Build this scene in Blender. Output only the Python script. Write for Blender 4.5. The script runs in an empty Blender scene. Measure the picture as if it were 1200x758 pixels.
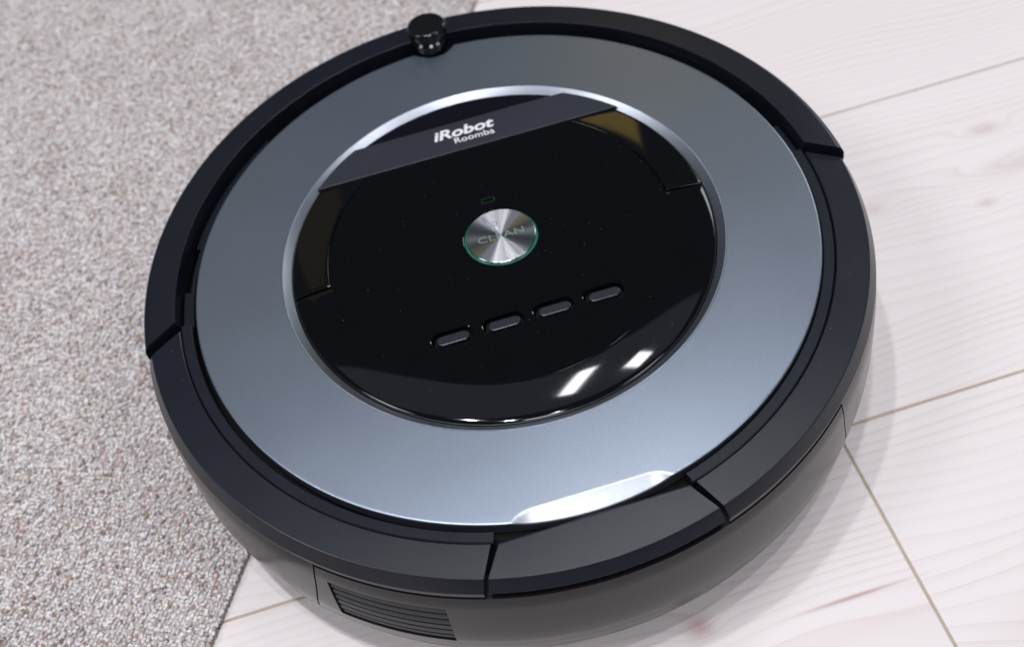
import bpy, bmesh, math, random
import numpy as np
from mathutils import Vector, Matrix
from mathutils.geometry import tessellate_polygon

random.seed(7)
S = bpy.context.scene
COL = S.collection
R = math.radians
MM = 0.001

# ------------------------------------------------------------------ camera
cam = bpy.data.cameras.new('camera')
cam.sensor_width = 36.0
cam.lens = 35.1
cam.clip_start = 0.01
cam.clip_end = 60.0
cam_o = bpy.data.objects.new('camera', cam)
COL.objects.link(cam_o)
_r = Vector((0.97925, -0.16296, -0.12044)); _u = Vector((0.20264, 0.78751, 0.58204)); _w = Vector((0.0, 0.59437, -0.80419))
_m = Matrix((_r, _u, -_w)).transposed().to_4x4()
_m.translation = Vector((-0.00161, -0.32647, 0.45811))
cam_o.matrix_world = _m
cam.dof.use_dof = True
cam.dof.focus_distance = 0.430
cam.dof.aperture_fstop = 7.5
S.camera = cam_o

# ------------------------------------------------------------------ world: a dim exhibition hall
world = bpy.data.worlds.new('World')
S.world = world
world.use_nodes = True
bg = world.node_tree.nodes['Background']
bg.inputs['Color'].default_value = (0.55, 0.72, 1.0, 1)
bg.inputs['Strength'].default_value = 0.045

# ------------------------------------------------------------------ lamps under the hall ceiling, and added side fills
def area_lamp(name, loc, size, power, color=(1, 1, 1), target=(0, 0, 0.05), size_y=None, spread=180):
    l = bpy.data.lights.new(name, 'AREA')
    l.energy = power; l.color = color
    l.shape = 'RECTANGLE' if size_y else 'DISK'
    l.size = size; l.spread = R(spread)
    if size_y: l.size_y = size_y
    o = bpy.data.objects.new(name, l); COL.objects.link(o)
    o.location = loc
    o.rotation_euler = (Vector(target) - Vector(loc)).to_track_quat('-Z', 'Y').to_euler()
    return o
COOL = (0.965, 0.965, 1.0)
area_lamp('ceiling_lamp', (-0.47, 0.20, 2.5), 0.08, 10.5, COOL)
area_lamp('ceiling_lamp', (-0.22, -0.10, 2.6), 0.08, 9.5, COOL)
area_lamp('ceiling_lamp', (0.20, -0.30, 2.6), 0.08, 7.0, COOL)
area_lamp('ceiling_strip', (0.30, 0.98, 2.95), 0.12, 4.4, COOL, size_y=0.42)
area_lamp('ceiling_strip', (0.80, 0.92, 2.95), 0.20, 2.8, COOL, size_y=0.18)
area_lamp('ceiling_softbox', (0.0, 1.0, 3.0), 3.2, 2.8, (0.70, 0.82, 1.0), size_y=0.9)
area_lamp('rear_lamp', (0.12, -1.45, 2.6), 0.60, 16, COOL, size_y=0.55)
area_lamp('side_fill', (-2.4, -0.4, 2.9), 0.9, 24, COOL, size_y=0.9)  # added fill that lifts floor and carpet, stands for no known lamp
area_lamp('side_fill', (2.2, -1.2, 2.9), 0.9, 15, COOL, size_y=0.9)  # second added fill, opposite side, softens the shadows
area_lamp('hall_lamp', (3.9, 4.0, 3.2), 1.5, 34, (0.95, 1.0, 0.96), size_y=1.5)
area_lamp('warm_hall_lamp', (1.08, 4.28, 3.37), 0.7, 1.4, (1.0, 0.72, 0.16), size_y=0.6)
area_lamp('warm_hall_lamp', (-1.65, 3.85, 3.67), 1.2, 0.45, (1.0, 0.75, 0.25), size_y=1.0)

S.view_settings.view_transform = 'Standard'
S.view_settings.look = 'None'
S.view_settings.exposure = 0.22
S.view_settings.gamma = 1.0
S.render.engine = 'CYCLES'
S.render.resolution_x = 1024
S.render.resolution_y = 646

# ------------------------------------------------------------------ node helpers
class NT:
    def __init__(s, name):
        s.mat = bpy.data.materials.new(name); s.mat.use_nodes = True
        s.t = s.mat.node_tree; s.n = s.t.nodes; s.n.clear()
        s.out = s.n.new('ShaderNodeOutputMaterial')
        s.b = s.n.new('ShaderNodeBsdfPrincipled')
        s.t.links.new(s.b.outputs[0], s.out.inputs[0])
    def set(s, sock, v, node=None):
        i = (node or s.b).inputs[sock]
        if isinstance(v, bpy.types.NodeSocket): s.t.links.new(v, i)
        elif hasattr(i, 'default_value'):
            if isinstance(v, (tuple, list)) and len(v) == 3 and i.type == 'RGBA': v = (*v, 1)
            i.default_value = v
        return s
    def m(s, op, a, b=None, c=None, clamp=False):
        n = s.n.new('ShaderNodeMath'); n.operation = op; n.use_clamp = clamp
        for k, v in enumerate((a, b, c)):
            if v is None: continue
            if isinstance(v, bpy.types.NodeSocket): s.t.links.new(v, n.inputs[k])
            else: n.inputs[k].default_value = v
        return n.outputs[0]
    def coord(s, kind='Object', obj=None):
        n = s.n.new('ShaderNodeTexCoord'); n.object = obj
        return n.outputs[kind]
    def sep(s, v):
        n = s.n.new('ShaderNodeSeparateXYZ'); s.t.links.new(v, n.inputs[0]); return n.outputs
    def comb(s, x, y, z):
        n = s.n.new('ShaderNodeCombineXYZ')
        for k, v in enumerate((x, y, z)):
            if isinstance(v, bpy.types.NodeSocket): s.t.links.new(v, n.inputs[k])
            else: n.inputs[k].default_value = v
        return n.outputs[0]
    def noise(s, vec, scale, detail=2, rough=.5, dist=0, out=0):
        n = s.n.new('ShaderNodeTexNoise')
        if vec is not None: s.t.links.new(vec, n.inputs['Vector'])
        n.inputs['Scale'].default_value = scale; n.inputs['Detail'].default_value = detail
        n.inputs['Roughness'].default_value = rough; n.inputs['Distortion'].default_value = dist
        return n.outputs[out]
    def ramp(s, f, stops, interp='LINEAR'):
        n = s.n.new('ShaderNodeValToRGB'); n.color_ramp.interpolation = interp
        e = n.color_ramp.elements
        while len(e) < len(stops): e.new(0.5)
        for k, (p, c) in enumerate(stops):
            e[k].position = p
            e[k].color = (c, c, c, 1) if isinstance(c, (int, float)) else (*c, 1)
        s.t.links.new(f, n.inputs[0]); return n.outputs[0]
    def mix(s, f, a, b, mode='MIX'):
        n = s.n.new('ShaderNodeMix'); n.data_type = 'RGBA'; n.blend_type = mode
        for k, v in ((0, f), (6, a), (7, b)):
            if isinstance(v, bpy.types.NodeSocket): s.t.links.new(v, n.inputs[k])
            else: n.inputs[k].default_value = (*v, 1) if isinstance(v, tuple) else v
        return n.outputs[2]
    def bump(s, h, strength, dist):
        n = s.n.new('ShaderNodeBump'); n.inputs['Strength'].default_value = strength
        n.inputs['Distance'].default_value = dist
        s.t.links.new(h, n.inputs['Height']); s.t.links.new(n.outputs[0], s.b.inputs['Normal'])
        return n.outputs[0]

def dust(N, co, scale=480, thr=0.06):
    """sparse pale dust specks, 0..1"""
    v = N.n.new('ShaderNodeTexVoronoi'); v.inputs['Scale'].default_value = scale
    N.t.links.new(co, v.inputs['Vector'])
    d = N.ramp(v.outputs['Distance'], [(0.0, 1.0), (thr, 1.0), (thr * 1.8, 0.0)])
    w = N.n.new('ShaderNodeSeparateColor'); N.t.links.new(v.outputs['Color'], w.inputs[0])
    pick = N.m('GREATER_THAN', w.outputs[0], 0.90)
    patch = N.ramp(N.noise(co, 25, 2), [(0.42, 0.15), (0.7, 1.0)])
    return N.m('MULTIPLY', N.m('MULTIPLY', d, pick), patch)

def plastic(name, col, rough, grain=0.0, specks=0.0, spec=0.5, coat=0.0):
    N = NT(name); co = N.coord()
    base = N.mix(N.noise(co, 60, 3), tuple(c * .92 for c in col), tuple(c * 1.08 for c in col))
    if specks:
        base = N.mix(N.m('MULTIPLY', dust(N, co), specks), base, (0.75, 0.75, 0.74))
    N.set('Base Color', base)
    rn = N.noise(co, 35, 4)
    N.set('Roughness', N.m('ADD', rough - .04, N.m('MULTIPLY', rn, .08)))
    N.set('Specular IOR Level', spec)
    if coat: N.set('Coat Weight', coat); N.set('Coat Roughness', .03)
    if grain: N.bump(N.noise(co, 2600, 2), grain, .00012)
    return N.mat

M = {}
M['ring'] = plastic('dark_satin_plastic', (0.0088, 0.0106, 0.0172), .30, .25, .35)
M['skirt'] = plastic('dark_gloss_side_plastic', (0.009, 0.008, 0.009), .21, .0, .3, spec=.29)
M['handle'] = plastic('handle_plastic', (0.0105, 0.0125, 0.020), .30, .25, .2)
M['core'] = plastic('black_inner_plastic', (0.004, 0.004, 0.0045), .6, spec=.12)
M['piano'] = plastic('piano_black_plastic', (0.0035, 0.0035, 0.004), .045, 0, .22)
M['pianob'] = plastic('smoked_black_plastic', (0.004, 0.004, 0.0045), .06, 0, .35)
M['band'] = plastic('matte_charcoal_plastic', (0.022, 0.025, 0.036), .42, .3, .2)
M['segment'] = plastic('dark_violet_gloss', (0.006, 0.006, 0.009), .12, 0, .3)
M['pill'] = plastic('grey_button_rubber', (0.014, 0.0155, 0.024), .33, .1)
M['rubber'] = plastic('tyre_rubber', (0.02, 0.02, 0.02), .7)
M['white'] = plastic('white_print', (0.80, 0.80, 0.84), .45)
M['sensor'] = plastic('sensor_black_gloss', (0.008, 0.008, 0.009), .10, 0, .2)

def metal_paint():
    N = NT('silver_blue_metallic_paint'); co = N.coord()
    fl = N.noise(co, 1500, 3, .7)
    base = N.mix(fl, (0.242, 0.282, 0.345), (0.352, 0.402, 0.482))
    base = N.mix(N.m('MULTIPLY', dust(N, co, 700), .25), base, (0.7, 0.7, 0.7))
    N.set('Base Color', base); N.set('Metallic', .86)
    N.set('Roughness', N.m('ADD', .30, N.m('MULTIPLY', N.noise(co, 18, 3), .06)))
    N.bump(fl, .30, .00012)
    return N.mat
M['disc'] = metal_paint()

def bright_metal():
    N = NT('bright_satin_trim'); co = N.coord()
    N.set('Base Color', N.mix(N.noise(co, 200, 2), (0.54, 0.58, 0.66), (0.62, 0.66, 0.74)))
    N.set('Metallic', 1.0); N.set('Roughness', .38)
    return N.mat
M['trim'] = bright_metal()

def scoop_metal():
    N = NT('polished_scoop_metal'); co = N.coord()
    N.set('Base Color', N.mix(N.noise(co, 300, 2), (0.34, 0.36, 0.41), (0.40, 0.42, 0.47)))
    N.set('Metallic', .95); N.set('Roughness', .36)
    return N.mat
M['scoop'] = scoop_metal()

def brushed():
    N = NT('circular_brushed_steel'); co = N.coord()
    x, y, z = N.sep(co)
    r = N.m('SQRT', N.m('ADD', N.m('MULTIPLY', x, x), N.m('MULTIPLY', y, y)))
    g = N.noise(N.comb(N.m('MULTIPLY', r, 4200), 0.0, 0.0), 1.0, 3, .6)
    N.set('Base Color', N.mix(g, (0.62, 0.62, 0.65), (0.86, 0.86, 0.88)))
    N.set('Metallic', 1.0); N.set('Roughness', .26); N.set('Anisotropic', .96)
    tg = N.n.new('ShaderNodeTangent'); tg.direction_type = 'RADIAL'; tg.axis = 'Z'
    N.set('Tangent', tg.outputs[0]); N.set('Anisotropic Rotation', .25)
    N.bump(g, .06, .00003)
    return N.mat
M['steel'] = brushed()

def glow(name, col, e, strength):
    N = NT(name); co = N.coord()
    N.set('Base Color', N.mix(N.noise(co, 300, 1), tuple(c * .85 for c in col), col))
    N.set('Roughness', .25); N.set('Emission Color', e); N.set('Emission Strength', strength)
    return N.mat
M['green_ring'] = glow('green_lit_ring', (0.012, 0.10, 0.075), (0.04, 0.9, 0.50), .085)
M['green_ink'] = glow('green_lit_lettering', (0.20, 0.27, 0.26), (0.1, 0.9, 0.6), .02)
M['green_icon'] = glow('green_lit_icon', (0.004, 0.03, 0.012), (0.02, 0.6, 0.15), .025)

# ------------------------------------------------------------------ mesh helpers
def link(name, verts, faces, mat, parent=None, smooth=True, sharp=35):
    me = bpy.data.meshes.new(name)
    me.from_pydata([tuple(v) for v in verts], [], faces)
    bm = bmesh.new(); bm.from_mesh(me)
    bmesh.ops.remove_doubles(bm, verts=bm.verts, dist=1e-7)
    bmesh.ops.recalc_face_normals(bm, faces=bm.faces)
    for f in bm.faces: f.smooth = smooth
    for e in bm.edges:
        if len(e.link_faces) == 2 and e.calc_face_angle(0) > R(sharp): e.smooth = False
    bm.to_mesh(me); bm.free()
    me.materials.append(mat)
    o = bpy.data.objects.new(name, me); COL.objects.link(o)
    o.parent = parent
    if smooth:
        w = o.modifiers.new('face_weighted_normals', 'WEIGHTED_NORMAL')
        w.mode = 'FACE_AREA'; w.weight = 100; w.keep_sharp = True
    return o

def sweep(name, prof, a0, a1, n, mat, parent, off=(0, 0), full=False, sharp=35):
    """closed (r,z) profile in mm swept round the axis; a0/a1 in degrees, numbers or functions of (r,z)"""
    f0 = a0 if callable(a0) else (lambda r, z: a0)
    f1 = a1 if callable(a1) else (lambda r, z: a1)
    V, F = [], []; k = len(prof)
    cols = n if full else n + 1
    for i in range(cols):
        t = i / n
        for (r, z) in prof:
            a = R(f0(r, z) + (f1(r, z) - f0(r, z)) * t)
            V.append(((r * math.cos(a) + off[0]) * MM, (r * math.sin(a) + off[1]) * MM, z * MM))
    for i in range(n):
        j = (i + 1) % cols
        for q in range(k):
            F.append((i * k + q, j * k + q, j * k + (q + 1) % k, i * k + (q + 1) % k))
    if not full:
        F.append(tuple(range(k))); F.append(tuple(range(n * k, n * k + k)))
    return link(name, V, F, mat, parent, sharp=sharp)

def stack(name, outline, layers, mat, parent, loc=(0, 0, 0), holes=(), sharp=11):
    """outline(inset) -> list of (x,y) mm; layers (inset, z) from bottom to top; flat cap, holes are (x,y) loops"""
    V, F = [], []
    n = len(outline(0))
    for (i, z) in layers:
        V += [(x * MM, y * MM, z * MM) for x, y in outline(i)]
    L = len(layers)
    for l in range(L - 1):
        for q in range(n):
            F.append((l * n + q, l * n + (q + 1) % n, (l + 1) * n + (q + 1) % n, (l + 1) * n + q))
    top = (L - 1) * n
    zt, zb = layers[-1][1], layers[0][1]
    F.append(tuple(range(n)))
    if holes:
        loops = [[Vector((x, y, 0)) for x, y in outline(layers[-1][0])]]
        idx = list(range(top, top + n))
        for (h, bev, depth) in holes:
            # h(inset): inset<0 grows the loop
            base = len(V); hn = len(h(0))
            V += [(x * MM, y * MM, zt * MM) for x, y in h(-bev)]
            V += [(x * MM, y * MM, (zt - bev * .35) * MM) for x, y in h(-bev * .3)]
            V += [(x * MM, y * MM, (zt - bev) * MM) for x, y in h(0)]
            V += [(x * MM, y * MM, (zt - depth) * MM) for x, y in h(0)]
            for l in range(3):
                for q in range(hn):
                    F.append((base + l * hn + q, base + l * hn + (q + 1) % hn, base + (l + 1) * hn + (q + 1) % hn, base + (l + 1) * hn + q))
            loops.append([Vector((x, y, 0)) for x, y in h(-bev)])
            idx += list(range(base, base + hn))
        for t in tessellate_polygon(loops): F.append(tuple(idx[q] for q in t))
    else:
        F.append(tuple(range(top, top + n)))
    o = link(name, V, F, mat, parent, sharp=sharp)
    o.location = tuple(c * MM for c in loc)
    return o

def circle(r, n=96, cx=0, cy=0):
    return lambda i: [(cx + (r - i) * math.cos(2 * math.pi * q / n), cy + (r - i) * math.sin(2 * math.pi * q / n)) for q in range(n)]
def pill(w, h, n=12):
    def f(i):
        r = h / 2 - i; s = w / 2 - h / 2; P = []
        for q in range(n + 1):
            a = -math.pi / 2 + math.pi * q / n; P.append((s + r * math.cos(a), r * math.sin(a)))
        for q in range(n + 1):
            a = math.pi / 2 + math.pi * q / n; P.append((-s + r * math.cos(a), r * math.sin(a)))
        return P
    return f
def shift(f, dx, dy): return lambda i: [(x + dx, y + dy) for x, y in f(i)]
def chord_disc(r, y1, y0=None, n=72):
    """disc of radius r cut to y0<y<y1"""
    def f(i):
        rr = r - i; b = y1 - i; P = []
        aR = math.asin(max(-1, min(1, b / rr)))
        if y0 is None:
            s, e = math.pi - aR, 2 * math.pi + aR
            return [(rr * math.cos(s + (e - s) * q / n), rr * math.sin(s + (e - s) * q / n)) for q in range(n + 1)]
        c = y0 + i; a0 = math.asin(c / rr); h = n // 2
        if y1 > r:     # segment
            s, e = a0, math.pi - a0
            return [(rr * math.cos(s + (e - s) * q / n), rr * math.sin(s + (e - s) * q / n)) for q in range(n + 1)]
        for q in range(h + 1):
            a = a0 + (aR - a0) * q / h; P.append((rr * math.cos(a), rr * math.sin(a)))
        for q in range(h + 1):
            a = math.pi - aR + (aR - a0) * q / h; P.append((rr * math.cos(a), rr * math.sin(a)))
        return P
    return f

def patch(name, r0, r1, a0, a1, zf, b, depth, mat, parent, na=40, loc=(0, 0, 0), bi=None):
    """curved solid between radii r0..r1 and angles a0(r)..a1(r), top z = zf(r), edges rounded by b mm"""
    bi = bi or b
    rs = [r0, r0 + .12 * b, r0 + .4 * b, r0 + b] + [r0 + b + (r1 - r0 - 2 * b) * q / 10 for q in range(1, 10)] + [r1 - b, r1 - .4 * b, r1 - .12 * b, r1]
    rm = (r0 + r1) / 2
    db = math.degrees(b / rm)
    V, F = [], []
    def ed(d): 
        d = max(0, min(1, d / b)); return b * (1 - math.sqrt(max(0, 1 - (1 - d) ** 2)))
    nr = len(rs)
    ts = [0, .12, .4, 1]
    for r in rs:
        A0, A1 = a0(r), a1(r)
        an = [A0 + db * t for t in ts] + [A0 + db + (A1 - A0 - 2 * db) * q / na for q in range(1, na)] + [A1 - db * t for t in reversed(ts)]
        for a in an:
            d1 = min(r - r0, r1 - r); d2 = min(a - A0, A1 - a) * math.pi / 180 * r
            e1 = ed(d1) * (bi / b if r - r0 < r1 - r else 1)
            z = zf(r, a) - max(e1, ed(d2))
            V.append((r * math.cos(R(a)) * MM, r * math.sin(R(a)) * MM, z * MM))
    nc = len(an); top = len(V)
    V += [(x, y, z - depth * MM) for x, y, z in V]
    for i in range(nr - 1):
        for j in range(nc - 1):
            q = (i * nc + j, i * nc + j + 1, (i + 1) * nc + j + 1, (i + 1) * nc + j)
            F.append(q); F.append(tuple(top + v for v in reversed(q)))
    border = [j for j in range(nc)] + [i * nc + nc - 1 for i in range(1, nr)] + [(nr - 1) * nc + j for j in range(nc - 2, -1, -1)] + [i * nc for i in range(nr - 2, 0, -1)]
    for k in range(len(border)):
        a, c = border[k], border[(k + 1) % len(border)]
        F.append((a, c, top + c, top + a))
    o = link(name, V, F, mat, parent, sharp=40)
    o.location = tuple(c * MM for c in loc)
    return o

def text_mesh(name, s, mat, parent, x0, x1, y0, cap, z, offset=0.0, shear=0.0, spacing=1.0, thick=0.05):
    """lettering laid flat, from x0 to x1 with its baseline at y0 and a cap height (mm)"""
    cu = bpy.data.curves.new(name, 'FONT'); cu.body = s
    cu.size = 1.0; cu.offset = offset; cu.shear = shear; cu.space_character = spacing; cu.extrude = 0.02
    t = bpy.data.objects.new(name + '_curve', cu); COL.objects.link(t)
    dg = bpy.context.evaluated_depsgraph_get()
    me = bpy.data.meshes.new_from_object(t.evaluated_get(dg))
    bpy.data.objects.remove(t)
    P = np.array([v.co[:] for v in me.vertices])
    lo, hi = P.min(0), P.max(0)
    sx = (x1 - x0) / (hi[0] - lo[0]); sy = cap / hi[1]
    for v in me.vertices:
        v.co = ((x0 + (v.co.x - lo[0]) * sx) * MM, (y0 + v.co.y * sy) * MM, (z + (thick if v.co.z > 0 else 0)) * MM)
    me.name = name
    me.materials.clear(); me.materials.append(mat)
    o = bpy.data.objects.new(name, me); COL.objects.link(o); o.parent = parent
    return o

# ------------------------------------------------------------------ floor of pale planks
GRAIN = R(6.2)
def fw(u, v): return (u * math.cos(GRAIN) - v * math.sin(GRAIN), u * math.sin(GRAIN) + v * math.cos(GRAIN))

floor = None
def floor_base():
    V = [(-1.3, -.527, -.0011), (1.6, -.527, -.0011), (1.6, 1.14, -.0011), (-1.3, 1.14, -.0011), (-1.3, -.527, -.030), (1.6, -.527, -.030), (1.6, 1.14, -.030), (-1.3, 1.14, -.030)]
    N = NT('brown_joint_filler'); co = N.coord()
    N.set('Base Color', N.mix(N.noise(co, 90, 3), (0.42, 0.33, 0.25), (0.56, 0.47, 0.37))); N.set('Roughness', .8)
    return link('floor', V, [(0, 1, 2, 3), (4, 5, 6, 7), (0, 1, 5, 4), (1, 2, 6, 5), (2, 3, 7, 6), (3, 0, 4, 7)], N.mat, smooth=False)
floor = floor_base(); floor['kind'] = 'structure'
floor.rotation_euler.z = GRAIN

def wood():
    N = NT('whitewashed_pine'); co = N.coord('Object', floor)
    u, v, _ = N.sep(co)
    inf = N.n.new('ShaderNodeObjectInfo'); rnd = inf.outputs['Random']
    vs = N.m('ADD', v, N.m('MULTIPLY', rnd, 3.7)); us = N.m('ADD', u, N.m('MULTIPLY', rnd, 9.1))
    warp = N.noise(N.comb(N.m('MULTIPLY', us, 2.6), N.m('MULTIPLY', vs, 9.0), 0.0), 1.0, 2, .45)
    warp2 = N.noise(N.comb(N.m('MULTIPLY', us, 9.0), N.m('MULTIPLY', vs, 60.0), 3.0), 1.0, 2, .5)
    dens = N.noise(N.comb(N.m('MULTIPLY', us, .8), N.m('MULTIPLY', vs, 7.0), 7.0), 1.0, 1, .4)
    w = N.m('ADD', N.m('MULTIPLY', vs, 165.0), N.m('MULTIPLY', warp, 11.0))
    w = N.m('ADD', w, N.m('MULTIPLY', warp2, .7))
    w = N.m('ADD', w, N.m('MULTIPLY', dens, 10.0))
    core = None; flame = None
    # knots: u0, v0, half length, half width (m), ring bulge, stain
    K = [(.3134, .0502, .011, .0042, 2.2, .55), (.2835, -.0026, .006, .0028, 1.4, .6), (.2226, .0151, .008, .004, 1.6, .35),
         (.330, .0185, .040, .0065, 4.2, .45), (.0347, -.1834, .007, .005, 1.2, 1.1), (.40, .19, .012, .008, 3, .6),
         (.1067, -.1915, .024, .0010, .3, 1.3), (.20, -.232, .045, .014, 3.2, .30), (-.30, -.20, .012, .007, 2, .6), (.55, -.02, .014, .009, 3, .8)]
    for (u0, v0, su, sv, amp, st) in K:
        du = N.m('DIVIDE', N.m('SUBTRACT', u, u0), su); dv = N.m('DIVIDE', N.m('SUBTRACT', v, v0), sv)
        d2 = N.m('ADD', N.m('MULTIPLY', du, du), N.m('MULTIPLY', dv, dv))
        wide = N.m('EXPONENT', N.m('MULTIPLY', d2, -.33))
        w = N.m('ADD', w, N.m('MULTIPLY', wide, amp))
        c = N.m('MULTIPLY', N.m('EXPONENT', N.m('MULTIPLY', d2, -1.1)), st)
        core = c if core is None else N.m('ADD', core, c)
    fr = N.m('FRACT', w)
    # latewood line: soft rise then sharp drop
    line = N.ramp(fr, [(0.0, 0.0), (.45, .04), (.82, .55), (.93, 1.0), (1.0, 0.0)])
    keep = N.m('ADD', .30, N.m('MULTIPLY', N.ramp(N.noise(N.comb(N.m('MULTIPLY', us, 1.7), N.m('MULTIPLY', vs, 24.0), 1.0), 1.0, 3, .6), [(.34, 0.0), (.70, 1.0)]), .70))
    line = N.m('MULTIPLY', line, keep)
    fib = N.noise(N.comb(N.m('MULTIPLY', us, 14.0), N.m('MULTIPLY', vs, 900.0), 0.0), 1.0, 3, .6)
    base = N.mix(N.noise(N.comb(N.m('MULTIPLY', us, 2.0), N.m('MULTIPLY', vs, 12.0), 5.0), 1.0, 3), (0.84, 0.775, 0.765), (0.89, 0.845, 0.842))
    base = N.mix(N.m('MULTIPLY', line, .46), base, (0.68, 0.50, 0.475))
    base = N.mix(N.m('MULTIPLY', fib, .16), base, (0.62, 0.56, 0.58))
    base = N.mix(N.m('MINIMUM', N.m('MULTIPLY', core, .62), .8), base, (0.45, 0.275, 0.245))
    base = N.mix(N.m('MULTIPLY', dust(N, co, 160, .05), .35), base, (0.35, 0.27, 0.24))
    N.set('Base Color', base)
    N.set('Roughness', N.m('ADD', .38, N.m('MULTIPLY', fib, .16)))
    N.set('Specular IOR Level', .4)
    h = N.m('SUBTRACT', N.m('MULTIPLY', fib, .3), N.m('MULTIPLY', line, .6))
    N.bump(h, .25, .0004)
    return N.mat
M['wood'] = wood()

PW = .208
def plank(u0, u1, v0, v1):
    b = .0006; g = .00065
    u0 += g; u1 -= g; v0 += g; v1 -= g
    pts = lambda i: [(u0 + i, v0 + i), (u1 - i, v0 + i), (u1 - i, v1 - i), (u0 + i, v1 - i)]
    V, F = [], []
    for (i, z) in ((0, -.00105), (0, -b), (b * .35, -b * .35), (b, 0.0)):
        V += [(x, y, z) for x, y in pts(i)]
    for l in range(3):
        for q in range(4): F.append((l * 4 + q, l * 4 + (q + 1) % 4, l * 4 + 4 + (q + 1) % 4, l * 4 + 4 + q))
    F += [(0, 1, 2, 3), (12, 13, 14, 15)]
    return link('plank', V, F, M['wood'], floor, smooth=False)
v_lo = -.110
for row in range(-2, 6):
    v0 = v_lo + row * PW
    cuts = {-1: [-1.3, -.95, .1370, 1.45, 1.6], 0: [-1.3, -1.0, .62, 1.6], 1: [-1.3, -.6, .86, 1.6]}.get(row, [-1.3, -.75 + .21 * ((row * 5) % 4), .55 + .2 * ((row * 3) % 4), 1.6])
    for a, b in zip(cuts[:-1], cuts[1:]): plank(a, b, v0, v0 + PW)

# ------------------------------------------------------------------ carpet
CA = Vector((0.0212 + .0015, 0.3145)); CB = Vector((-0.1750 + .0015, -0.1403))
cd = (CA - CB).normalized(); cn = Vector((-cd.y, cd.x))      # cn points to the carpet side
TH = .0042
def yarn():
    N = NT('speckled_loop_yarn')
    a = N.n.new('ShaderNodeAttribute'); a.attribute_name = 'yarn'
    co = N.coord()
    x, y, z = N.sep(co)
    sc = N.m('ADD', N.m('MULTIPLY', x, cd.x), N.m('MULTIPLY', y, cd.y)); tc = N.m('ADD', N.m('MULTIPLY', x, cn.x), N.m('MULTIPLY', y, cn.y))
    f = N.noise(co, 2300, 2, .6)
    st = N.noise(N.comb(N.m('MULTIPLY', sc, 260.0), N.m('MULTIPLY', tc, 430.0), 0.0), 1.0, 2, .6)
    st2 = N.noise(N.comb(N.m('MULTIPLY', sc, 310.0), N.m('MULTIPLY', tc, 380.0), 9.0), 1.0, 2, .6)
    c = N.mix(N.m('MULTIPLY', f, .14), a.outputs['Color'], (0.35, 0.30, 0.29))
    c = N.mix(N.m('MULTIPLY', N.ramp(st, [(.50, 0.0), (.63, 1.0)]), .58), c, (0.38, 0.235, 0.175))
    c = N.mix(N.m('MULTIPLY', N.ramp(st2, [(.56, 0.0), (.68, 1.0)]), .60), c, (0.20, 0.185, 0.205))
    N.set('Base Color', c); N.set('Roughness', .9); N.set('Specular IOR Level', .2)
    N.set('Sheen Weight', .15)
    N.bump(f, .6, .0004)
    return N.mat
M['yarn'] = yarn()
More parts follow.
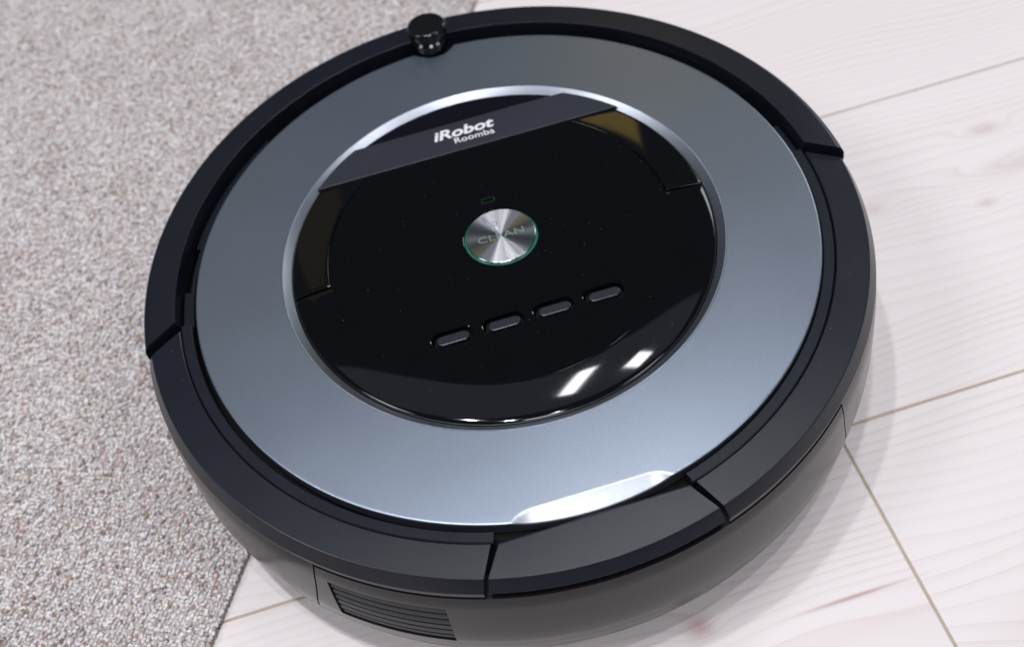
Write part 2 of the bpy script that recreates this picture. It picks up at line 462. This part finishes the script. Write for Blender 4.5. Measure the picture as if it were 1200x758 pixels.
def build_carpet():
    P = []
    N = NT('carpet_backing'); co = N.coord()
    N.set('Base Color', N.mix(N.noise(co, 500, 3), (0.40, 0.37, 0.37), (0.60, 0.56, 0.56))); N.set('Roughness', .95)
    quad = [(-1.2, .0011), (1.2, .0011), (1.2, 1.6), (-1.2, 1.6)]
    V = []
    for z in (.0006, TH - .0008):
        for (s, t) in quad:
            p = CB + cd * s + cn * t; V.append((p.x, p.y, z))
    root = link('carpet', V, [(0, 1, 2, 3), (4, 5, 6, 7), (0, 1, 5, 4), (1, 2, 6, 5), (2, 3, 7, 6), (3, 0, 4, 7)], N.mat, smooth=False)
    root['label'] = 'speckled grey and brown loop-pile carpet lying on the white planks'
    root['category'] = 'carpet'
    rng = np.random.default_rng(3)
    def tufts(s0, s1, t0, t1, sp, size):
        s, t = np.meshgrid(np.arange(s0, s1, sp), np.arange(t0, t1, sp), indexing='ij')
        s = s.ravel() + rng.normal(0, sp * .20, s.size); t = t.ravel() + rng.normal(0, sp * .20, t.size)
        t = np.maximum(t, .0006)
        return np.stack([CB.x + cd.x * s + cn.x * t, CB.y + cd.y * s + cn.y * t], 1), np.full(s.size, size)
    near, sn = tufts(-.26, .62, .0006, .47, .00195, 1.0)
    # keep what the frame (and a step beyond it) can see and drop what lies deep under the machine
    r = np.hypot(near[:, 0], near[:, 1])
    keep = (r > .135) & (near[:, 1] > -.26) & (near[:, 0] > -.52) & (near[:, 1] < .58)
    near, sn = near[keep], sn[keep]
    far, sf = tufts(-.9, 1.1, .0006, 1.2, .0062, 3.0)
    inn = (far[:, 1] > -.265) & (far[:, 0] > -.525) & (far[:, 1] < .585) & (np.abs((far - np.array(CB)) @ np.array(cn)) < .475)
    sfar = (far - np.array(CB)) @ np.array(cd)
    inn &= (sfar > -.265) & (sfar < .625)
    far, sf = far[(~inn)], sf[(~inn)]
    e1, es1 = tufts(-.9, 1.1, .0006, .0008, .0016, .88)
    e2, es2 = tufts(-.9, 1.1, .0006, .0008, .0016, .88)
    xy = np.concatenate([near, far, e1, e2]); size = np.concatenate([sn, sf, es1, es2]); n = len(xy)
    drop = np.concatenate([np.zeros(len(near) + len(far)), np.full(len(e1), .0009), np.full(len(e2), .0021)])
    # icosahedron
    g = (1 + 5 ** .5) / 2
    iv = np.array([(-1, g, 0), (1, g, 0), (-1, -g, 0), (1, -g, 0), (0, -1, g), (0, 1, g), (0, -1, -g), (0, 1, -g), (g, 0, -1), (g, 0, 1), (-g, 0, -1), (-g, 0, 1)]) / math.hypot(1, g)
    ifc = np.array([(0, 11, 5), (0, 5, 1), (0, 1, 7), (0, 7, 10), (0, 10, 11), (1, 5, 9), (5, 11, 4), (11, 10, 2), (10, 7, 6), (7, 1, 8), (3, 9, 4), (3, 4, 2), (3, 2, 6), (3, 6, 8), (3, 8, 9), (4, 9, 5), (2, 4, 11), (6, 2, 10), (8, 6, 7), (9, 8, 1)])
    base_ang = math.atan2(cd.y, cd.x)
    ang = base_ang + rng.normal(0, .75, n) + (rng.random(n) < .35) * math.pi / 2
    lx = .00132 * size * rng.uniform(.8, 1.25, n); ly = .00106 * size * rng.uniform(.75, 1.2, n); lz = .0011 * np.minimum(size, 1.6) * rng.uniform(.7, 1.3, n)
    tilt = rng.normal(0, .28, n)
    v = iv[None] * np.stack([lx, ly, lz], 1)[:, None, :]
    v *= (1 + rng.normal(0, .07, (n, 12, 1)))
    ct, st = np.cos(tilt)[:, None], np.sin(tilt)[:, None]
    x = v[..., 0] * ct - v[..., 2] * st; z = v[..., 0] * st + v[..., 2] * ct; y = v[..., 1]
    ca, sa = np.cos(ang)[:, None], np.sin(ang)[:, None]
    # yarn colours: mostly pale grey, some mid grey, brown and near-black threads in loose streaks
    def smooth_noise(k, seed):
        q = np.random.default_rng(seed); val = np.zeros(n)
        for _ in range(14):
            d = q.normal(0, 1, 2) * k; val += np.sin(xy @ d + q.uniform(0, 6.28))
        return val / 14 ** .5
    clump = smooth_noise(420, 1) * .10 + smooth_noise(160, 2) * .07 + smooth_noise(45, 5) * .03
    low = rng.random(n) + clump
    zc = TH - .0002 + rng.normal(0, .00036, n)
    # pile rolls down at the cut edge
    te = (xy - np.array(CB)) @ np.array(cn)
    zc -= np.where(low > .74, .00055 + .0008 * np.clip((low - .74) / .26, 0, 1), 0)
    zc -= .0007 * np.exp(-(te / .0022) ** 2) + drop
    VV = np.stack([x * ca - y * sa + xy[:, 0:1], x * sa + y * ca + xy[:, 1:2], z + zc[:, None]], -1).reshape(-1, 3)
    FF = (ifc[None] + 12 * np.arange(n)[:, None, None]).reshape(-1, 3)
    me = bpy.data.meshes.new('pile')
    me.vertices.add(len(VV)); me.vertices.foreach_set('co', VV.astype(np.float32).ravel())
    me.loops.add(FF.size); me.loops.foreach_set('vertex_index', FF.astype(np.int32).ravel())
    me.polygons.add(len(FF)); me.polygons.foreach_set('loop_start', (np.arange(len(FF)) * 3).astype(np.int32))
    me.polygons.foreach_set('use_smooth', np.ones(len(FF), bool))
    me.update(calc_edges=True)
    u = low
    pal = np.empty((n, 3))
    pal[:] = (0.93, 0.885, 0.875)
    k = u > .60; pal[k] = (0.83, 0.77, 0.76)
    k = u > .74; pal[k] = (0.62, 0.55, 0.55)
    k = u > .80; pal[k] = (0.42, 0.27, 0.20)
    k = u > .90; pal[k] = (0.20, 0.16, 0.165)
    pal[drop > 0] *= .45  # edge rows darkened: shadow line of the cut edge put into the yarn colour
    pal *= rng.uniform(.82, 1.12, (n, 1))
    pal *= 1 + rng.normal(0, .025, (n, 3))
    colr = np.ones((n * 12, 4), np.float32); colr[:, :3] = np.clip(np.repeat(pal, 12, 0), 0, .93)
    at = me.color_attributes.new('yarn', 'FLOAT_COLOR', 'POINT'); at.data.foreach_set('color', colr.ravel())
    me.materials.append(M['yarn'])
    o = bpy.data.objects.new('pile', me); COL.objects.link(o); o.parent = root
    o['kind'] = 'stuff'
    return root
build_carpet()

# ------------------------------------------------------------------ the robot vacuum
bot = bpy.data.objects.new('robot_vacuum', None); COL.objects.link(bot)
bot.rotation_euler.z = R(5.7)
bot['label'] = 'round robot vacuum with silver-blue cover and glossy black control dial'
bot['category'] = 'robot vacuum'
DX = 1.2       # the cover sits a touch to the right inside the bumper (mm)

# inner body and underside
sweep('inner_body', [(0.01, 14), (166, 14), (168, 16), (168, 76), (152, 80), (0.01, 80)], 0, 360, 128, M['core'], bot, full=True)
# side wall: bumper skirt round the front, housing round the back
def wall_r(z):
    pts = [(9, 171), (13, 175.5), (20, 180.2), (30, 182.6), (42, 183.2), (52, 182.5), (62, 181.4), (72, 180.2), (77.4, 178.8), (80.2, 178.0)]
    return float(np.interp(z, [p[0] for p in pts], [p[1] for p in pts]))
def seam(z): return float(np.interp(z, [6, 20, 40, 56, 72, 92], [-44.0, -45.2, -47.0, -48.3, -49.2, -49.8]))
zs = [9, 10.5, 13, 16, 20, 25, 30, 36, 42, 48, 54, 60, 66, 72, 76, 79, 80.2]
outer = [(wall_r(z), z) for z in zs]
inner = [(168.6, 80.2), (168.6, 11)]
front_skirt = sweep('bumper_skirt', outer + inner, lambda r, z: seam(z) + .12, lambda r, z: 180 - seam(z) - .12, 150, M['skirt'], bot)

# rear housing with a real opening for the vent
VA0, VA1, VZ0, VZ1 = -129.0, -112.2, 38.5, 69.5
def rear_housing():
    zz = sorted(set([9, 10.5, 13, 16, 20, 25, 30, 34, VZ0, 42, 48, 54, 60, 66, VZ1, 72, 75, 77.4]))
    n = 96
    tt = sorted(set([q / n for q in range(n + 1)]))
    V, F = [], []; k = len(zz)
    angs = sorted(set(list(np.linspace(-130.4, -49.6, n)) + [VA0, VA1]))
    na = len(angs)
    for ai, a in enumerate(angs):
        t = (a - angs[0]) / (angs[-1] - angs[0])
        for z in zz:
            lo, hi = -180 - seam(z) + .12, seam(z) - .12
            # blend the slanted ends into straight columns near the vent
            aa = a
            if a < VA0: aa = lo + (a - angs[0]) / (VA0 - angs[0]) * (VA0 - lo)
            if a > -53: aa = -53 + (a + 53) / (angs[-1] + 53) * (hi + 53)
            r = wall_r(z)
            V.append((r * math.cos(R(aa)) * MM, r * math.sin(R(aa)) * MM, z * MM))
    nb = len(V)
    for ai, a in enumerate(angs):
        for z in zz:
            x, y, _ = V[ai * k + zz.index(z)]; L = math.hypot(x, y); r = .1688
            V.append((x / L * r, y / L * r, z * MM))
    def hole(i, j): return angs[i] >= VA0 - .01 and angs[i + 1] <= VA1 + .01 and zz[j] >= VZ0 - .01 and zz[j + 1] <= VZ1 + .01
    for i in range(na - 1):
        for j in range(k - 1):
            q = (i * k + j, (i + 1) * k + j, (i + 1) * k + j + 1, i * k + j + 1)
            if not hole(i, j): F.append(q)
            F.append(tuple(nb + v for v in reversed(q)))
        for j in (0, k - 1):
            F.append((i * k + j, (i + 1) * k + j, nb + (i + 1) * k + j, nb + i * k + j))
    for i in (0, na - 1):
        for j in range(k - 1):
            F.append((i * k + j, i * k + j + 1, nb + i * k + j + 1, nb + i * k + j))
    # reveal of the vent opening
    ii = [i for i in range(na) if VA0 - .01 <= angs[i] <= VA1 + .01]; jj = [j for j in range(k) if VZ0 - .01 <= zz[j] <= VZ1 + .01]
    loop = [i * k + jj[0] for i in ii] + [ii[-1] * k + j for j in jj[1:]] + [i * k + jj[-1] for i in reversed(ii[:-1])] + [ii[0] * k + j for j in reversed(jj[1:-1])]
    base = len(V)
    for q in loop:
        x, y, z = V[q]; L = math.hypot(x, y); V.append((x * (L - .006) / L, y * (L - .006) / L, z))
    for q in range(len(loop)):
        F.append((loop[q], loop[(q + 1) % len(loop)], base + (q + 1) % len(loop), base + q))
    return link('rear_housing', V, F, M['skirt'], bot)
housing = rear_housing()
sweep('vent_back', [(wall_r(VZ0) - 6.2, VZ0 + .2), (wall_r(54) - 6.2, 54), (wall_r(VZ1) - 6.2, VZ1 - .2), (172, VZ1 - .2), (172, VZ0 + .2)], VA0 + .1, VA1 - .1, 16, M['core'], housing)
NS = 6
for k in range(NS):
    z0 = VZ0 + .3 + k * (VZ1 - VZ0 - 1.2) / NS; h = (VZ1 - VZ0 - 1.2) / NS * .66
    pr = [(wall_r(z0) - 4.8, z0 + .6), (wall_r(z0) - 1.5, z0), (wall_r(z0) - .8, z0 + .5), (wall_r(z0 + h) - 1.2, z0 + h - .4), (wall_r(z0 + h) - 1.7, z0 + h), (wall_r(z0 + h) - 4.8, z0 + h + .6)]
    sweep('vent_slat', pr, VA0 + .03, VA1 - .03, 20, M['ring'], housing)

# rear top ring
def ring_a(r, z=0): return float(np.interp(r, [159, 178.5], [-0.3, -4.6]))
def han_a(r, z=0): return float(np.interp(r, [153, 181], [-75.0, -73.4]))
ring_prof = [(160.0, 81), (160.0, 87.9), (160.5, 88.3), (174.5, 88.3), (174.8, 88.2), (175.05, 87.9), (178.5, 82.0), (178.6, 81.4), (178.3, 80.4), (178.3, 78.2), (177.8, 77.9), (165, 77.9)]
sweep('rear_ring', ring_prof, lambda r, z: han_a(r) + .25, lambda r, z: ring_a(r), 90, M['ring'], bot, sharp=16)
sweep('rear_ring', ring_prof, lambda r, z: 180 - ring_a(r), lambda r, z: 180 - han_a(r) - .25, 90, M['ring'], bot, sharp=16)
rim_prof = [(154.4, 82), (154.4, 87.0), (154.9, 87.5), (159.0, 87.8), (159.55, 87.4), (159.55, 82)]
sweep('inner_rim', rim_prof, lambda r, z: -75.0 + .3, lambda r, z: 0.6, 80, M['ring'], bot)
sweep('inner_rim', rim_prof, lambda r, z: 179.4, lambda r, z: 255.0 - .3, 80, M['ring'], bot)

# low ledge between cover and front bumper, with its stepped notches
led = lambda r1: [(154.2, 78), (154.2, 84.2), (r1 - .4, 84.2), (r1, 83.8), (r1, 78)]
for (a, b, ro) in ((0.8, 9, 159.4), (9, 19.6, 156.4), (19.6, 50, 158.6), (50, 59, 155.6), (59, 121, 157.6), (121, 131, 155.6), (131, 160.5, 158.6), (160.5, 171, 156.4), (171, 179.2, 159.4)):
    sweep('ledge', led(ro), a, b, max(6, int(b - a)), M['ring'], bot)

# front bumper
def bump_a(r, z=0): return float(np.interp(r, [160.5, 177.5], [0.6, -3.4]))
bp = [(160.4, 79.5), (160.4, 91.7), (160.6, 92.1), (161.1, 92.3), (173.8, 92.3), (175.2, 92.0), (176.2, 91.2), (176.9, 89.6), (177.2, 86), (177.0, 82), (176.4, 80.4), (174.5, 80.4), (166, 80.4)]
sweep('front_bumper', bp, lambda r, z: bump_a(r), lambda r, z: 180 - bump_a(r), 220, M['ring'], bot)

# bin release handle at the rear
def handle():
    V, F = [], []; n = 48
    prof = [('c', 0, 80.5), ('c', 0, 86.9), ('c', .4, 87.5), ('c', 1.2, 87.7), ('r', 174.2, 87.7), ('r', 174.5, 87.6), ('r', 174.75, 87.3), ('r', 178.1, 81.7), ('r', 178.0, 81.2), ('r', 177.2, 80.9)]
    k = len(prof)
    for i in range(n + 1):
        t = i / n
        for kind, q, z in prof:
            if kind == 'c':
                x = (-40.4 + 80.8 * t); y = -(154.2 + q)
                V.append((x * MM, y * MM, z * MM))
            else:
                a0, a1 = -180 - han_a(q) + .35, han_a(q) - .35
                a = R(a0 + (a1 - a0) * t); V.append((q * math.cos(a) * MM, q * math.sin(a) * MM, z * MM))
    for i in range(n):
        for q in range(k):
            F.append((i * k + q, (i + 1) * k + q, (i + 1) * k + (q + 1) % k, i * k + (q + 1) % k))
    F += [tuple(range(k)), tuple(range(n * k, n * k + k))]
    return link('bin_release_handle', V, F, M['handle'], bot, sharp=16)
handle()

# metal cover ring with the finger scoop over the handle
def scoop_edge(x):
    ax = abs(x)
    if ax < 24: return -144.6
    return -144.6 - 4.6 * min(1.6, ((ax - 24) / 11.5)) ** 2.2
def cover():
    V, F = [], []
    angs = []
    a = 0.0
    while a < 360:
        angs.append(a)
        a += .35 if 252 <= a <= 288 else (1.0 if 85 < a < 95 else 1.5)
    rs = [109.6, 112, 118, 126, 132, 136] + [138 + .5 * q for q in range(28)] + [152.0, 152.45, 152.75, 152.9, 152.9, 152.6]
    nr = len(rs); n = len(angs)
    for a in angs:
        for k, r in enumerate(rs):
            rr = r
            # clearance bite round the sensor knob
            c, s = math.cos(R(a)), math.sin(R(a))
            x, y = rr * c, rr * s
            z = 88.8
            if k >= nr - 5: z = [88.72, 88.5, 88.1, 86.0, 84.2][k - nr + 5]
            if y > 0:
                dx, dy = x - 0.3 + DX * 0, y - 159.0
                d = math.hypot(dx, dy)
                if d < 13.6 and abs(dx) < 13.4:
                    y = 159.0 - math.sqrt(max(0, 13.6 ** 2 - dx * dx)); 
            e = scoop_edge(x)
            if y < e and abs(x) < 40:
                t = e - y
                z -= .46 * t * t / (t + .7)
            V.append((x * MM, y * MM, z * MM))
    for i in range(n):
        j = (i + 1) % n
        for k in range(nr - 1):
            F.append((i * nr + k, j * nr + k, j * nr + k + 1, i * nr + k + 1))
    # underside
    b = len(V)
    for a in angs:
        for r, z in ((152.6, 81.0), (109.6, 81.0)):
            V.append((r * math.cos(R(a)) * MM, r * math.sin(R(a)) * MM, z * MM))
    for i in range(n):
        j = (i + 1) % n
        F.append((i * nr + nr - 1, j * nr + nr - 1, b + j * 2, b + i * 2))
        F.append((b + i * 2, b + j * 2, b + j * 2 + 1, b + i * 2 + 1))
        F.append((b + i * 2 + 1, b + j * 2 + 1, j * nr, i * nr))
    o = link('cover_ring', V, F, M['disc'], bot, sharp=50)
    o.data.materials.append(M['scoop'])        # the polished finger scoop
    for p in o.data.polygons:
        x, y = p.center.x / MM, p.center.y / MM
        if abs(x) < 40 and y < scoop_edge(x) and p.center.z > .084 and p.normal.z > .3: p.material_index = 1
    o.location = (DX * MM, 0, 0)
    return o
cover()

# bright bevel between cover and dial
sweep('trim_ring', [(109.55, 81), (109.55, 88.75), (109.3, 88.95), (108.9, 88.9), (105.3, 85.6), (105.1, 85.0), (105.1, 81)], 0, 360, 180, M['trim'], bot, off=(DX, 0), full=True, sharp=30)

# control dial
dial_well = sweep('dial_well', [(0.01, 80), (105.05, 80), (105.05, 83.4), (0.01, 83.4)], 0, 360, 96, M['core'], bot, off=(DX, 0), full=True)
ZP = 88.6
def zside(r, a):
    q = max(0, min(1, r * math.sin(R(a)) / 62)); q = q * q * (3 - 2 * q); t = max(0, r - 85.5)
    return zrim(r) * (1 - q) + (ZP - .022 * t - .0014 * t * t) * q
def zrim(r, a=0):
    t = max(0, r - 85.5)
    return ZP - .05 * t - .0035 * t * t
pills_x = [-36.3, -11.6, 12.7, 36.9]
panel = stack('control_panel', chord_disc(85.5, 65.3), [(0, 84), (0, ZP - .06), (.06, ZP - .015), (.14, ZP)], M['piano'], bot, (DX, 0, 0),
              holes=[(circle(18.5, 72, .6, .4), .35, 3.2)] + [(shift(pill(19.4, 8.9), px, -50.6), .6, 2.6) for px in pills_x])
asn = lambda y, r: math.degrees(math.asin(y / r))
# sloping glossy rim round the rear of the dial
patch('dial_rim', 85.52, 104.9, lambda r: -180 - asn(-1.4, r), lambda r: asn(-1.4, r), zrim, 1.3, 2.5, M['piano'], bot, na=120, loc=(DX, 0, 0), bi=.02)
# side release buttons
patch('side_button', 86.1, 104.7, lambda r: asn(-.7, r), lambda r: asn(65.0, r), zside, .6, 2.0, M['pianob'], bot, loc=(DX, 0, 0))
patch('side_button', 86.1, 104.7, lambda r: 180 - asn(65.0, r), lambda r: 180 - asn(-.7, r), zside, .6, 2.0, M['pianob'], bot, loc=(DX, 0, 0))
# name band and the dark segment in front of it
def name_band():
    V, F = [], []; y0, y1, rr, b, nx = 66.1, 88.0, 105.6, .4, 72
    ys = [y0, y0 + .05, y0 + .16, y0 + b] + [y0 + b + (y1 - y0 - 2 * b) * q / 8 for q in range(1, 8)] + [y1 - b, y1 - .16, y1 - .05, y1]
    for y in ys:
        d = min(y - y0, y1 - y, b) / b
        dz = b * (1 - math.sqrt(1 - (1 - d) ** 2)); xm = math.sqrt(rr * rr - y * y)
        for q in range(nx + 1):
            x = -xm + 2 * xm * q / nx
            V.append((x * MM, y * MM, (ZP + .2 - dz) * MM))
    top = len(V); nc = nx + 1; nr = len(ys)
    V += [(x, y, .0834) for x, y, z in V]
    for i in range(nr - 1):
        for j in range(nx):
            q = (i * nc + j, i * nc + j + 1, (i + 1) * nc + j + 1, (i + 1) * nc + j)
            F.append(q); F.append(tuple(top + v for v in reversed(q)))
    bo = list(range(nc)) + [i * nc + nx for i in range(1, nr)] + [(nr - 1) * nc + j for j in range(nx - 1, -1, -1)] + [i * nc for i in range(nr - 2, 0, -1)]
    for k in range(len(bo)):
        a, c = bo[k], bo[(k + 1) % len(bo)]; F.append((a, c, top + c, top + a))
    o = link('name_band', V, F, M['band'], bot); o.location = (DX * MM, 0, 0)
    return o
band = name_band()
stack('front_segment', chord_disc(104.6, 999, 88.5), [(0, 83.4), (0, 86.6), (.3, 86.9)], M['segment'], bot, (DX, 0, 0))
t1 = text_mesh('lettering', 'iRobot', M['white'], band, -16.2, 17.6, 77.2, 6.8, 88.8, offset=.028, shear=.22, spacing=1.0)
t2 = text_mesh('lettering', 'Roomba', M['white'], band, -5.8, 16.2, 71.9, 4.0, 88.8, offset=.008, spacing=1.02)
t1['label'] = 'bold slanted white lettering'; t2['label'] = 'small upright white lettering'

# push buttons
for px in pills_x:
    o = stack('push_button', pill(15.4, 5.3), [(0, 85.0), (0, 87.6), (.2, 87.9), (.6, 88.05)], M['pill'], bot, (px + DX + .3, -51.0, 0))
    sweep('button_well', [(0.01, 84.2), (9.0, 84.2), (9.0, 85.0), (0.01, 85.0)], 0, 360, 24, M['core'], o, full=True)

# round clean button
cb = stack('clean_button', circle(17.3, 96), [(0, 84.4), (0, 88.7), (.1, 88.95), (.3, 89.05)], M['steel'], bot, (DX + .6, .4, 0))
sweep('light_ring', [(17.35, 84.4), (17.35, 87.5), (17.45, 87.6), (18.0, 87.6), (18.2, 87.4), (18.2, 84.4)], 0, 360, 96, M['green_ring'], cb, full=True)
text_mesh('lettering', 'CLEAN', M['green_ink'], cb, -11.6, 11.6, -1.9, 3.7, 89.05, offset=-.004, spacing=1.08, thick=.03)
def arc_icon(name, r0, r1, z, a0, a1, cx, cy, mat, parent, n=24):
    V, F = [], []
    for i in range(n + 1):
        a = R(a0 + (a1 - a0) * i / n)
        for rr, zz in ((r0, z), (r1, z), (r1, z + .04), (r0, z + .04)):
            V.append(((cx + rr * math.cos(a)) * MM, (cy + rr * math.sin(a)) * MM, zz * MM))
    for i in range(n):
        for q in range(4): F.append((i * 4 + q, i * 4 + 4 + q, i * 4 + 4 + (q + 1) % 4, i * 4 + (q + 1) % 4))
    # upright stroke of the power sign
    b = len(V); w = .22
    for zz in (z, z + .04):
        V += [((cx + sx * w) * MM, (cy + sy) * MM, zz * MM) for sx, sy in ((-1, .3), (1, .3), (1, 1.9), (-1, 1.9))]
    F += [(b, b + 1, b + 2, b + 3), (b + 4, b + 5, b + 6, b + 7)] + [(b + q, b + (q + 1) % 4, b + 4 + (q + 1) % 4, b + 4 + q) for q in range(4)]
    return link(name, V, F, mat, parent, smooth=False)
arc_icon('power_symbol', 1.05, 1.5, 89.05, 120, 420, -1.0, 8.2, M['green_ink'], cb)
# battery sign above it
def battery():
    V, F = [], []
    def bar(x0, x1, y0, y1):
        b = len(V)
        for z in (ZP, ZP + .04): V.extend([(x0 * MM, y0 * MM, z * MM), (x1 * MM, y0 * MM, z * MM), (x1 * MM, y1 * MM, z * MM), (x0 * MM, y1 * MM, z * MM)])
        F.extend([(b, b + 1, b + 2, b + 3), (b + 4, b + 5, b + 6, b + 7)] + [(b + q, b + (q + 1) % 4, b + 4 + (q + 1) % 4, b + 4 + q) for q in range(4)])
    t = .35
    for (x0, x1, y0, y1) in ((0, 6.4, 0, t), (0, 6.4, 3.4 - t, 3.4), (0, t, t, 3.4 - t), (6.4 - t, 6.4, t, 3.4 - t), (6.4, 7.0, 1.0, 2.4)): bar(x0, x1, y0, y1)
    o = link('battery_symbol', V, F, M['green_icon'], panel, smooth=False)
    o.location = (-2.9 * MM, 24.0 * MM, 0)
battery()

# sensor knob on the front edge
knob = sweep('sensor_knob', [(0.01, 80), (9.6, 80), (9.6, 93.0), (10.4, 94.0), (10.4, 95.2), (9.3, 96.2), (9.3, 98.0), (0.01, 98.0)], 0, 360, 64, M['sensor'], bot, off=(0.3, 156.8), full=True, sharp=25)
sweep('sensor_cap', [(0.01, 98.0), (9.8, 98.0), (10.9, 98.7), (11.3, 99.3), (11.3, 102.3), (11.15, 102.95), (10.75, 103.55), (10.1, 104.0), (9.4, 104.15), (0.01, 104.2)], 0, 360, 64, M['sensor'], knob, off=(0.3, 156.8), full=True, sharp=25)

# running gear underneath
def wheel(name, x, y, zc, r, w):
    V, F = [], []; n = 40
    prof = [(r * .35, -w / 2), (r * .92, -w / 2), (r, -w * .36), (r, w * .36), (r * .92, w / 2), (r * .35, w / 2)]
    k = len(prof)
    for i in range(n):
        a = 2 * math.pi * i / n
        for rr, ww in prof: V.append((ww * MM, rr * math.cos(a) * MM, rr * math.sin(a) * MM))
    for i in range(n):
        j = (i + 1) % n
        for q in range(k): F.append((i * k + q, j * k + q, j * k + (q + 1) % k, i * k + (q + 1) % k))
    o = link(name, V, F, M['rubber'], bot); o.location = (x * MM, y * MM, zc * MM)
    return o
wheel('drive_wheel', 114, 0, 34, 34, 18)
wheel('drive_wheel', -122, 0, 39.0, 34, 18)
wheel('caster_wheel', 10, 128, 14, 14, 16)
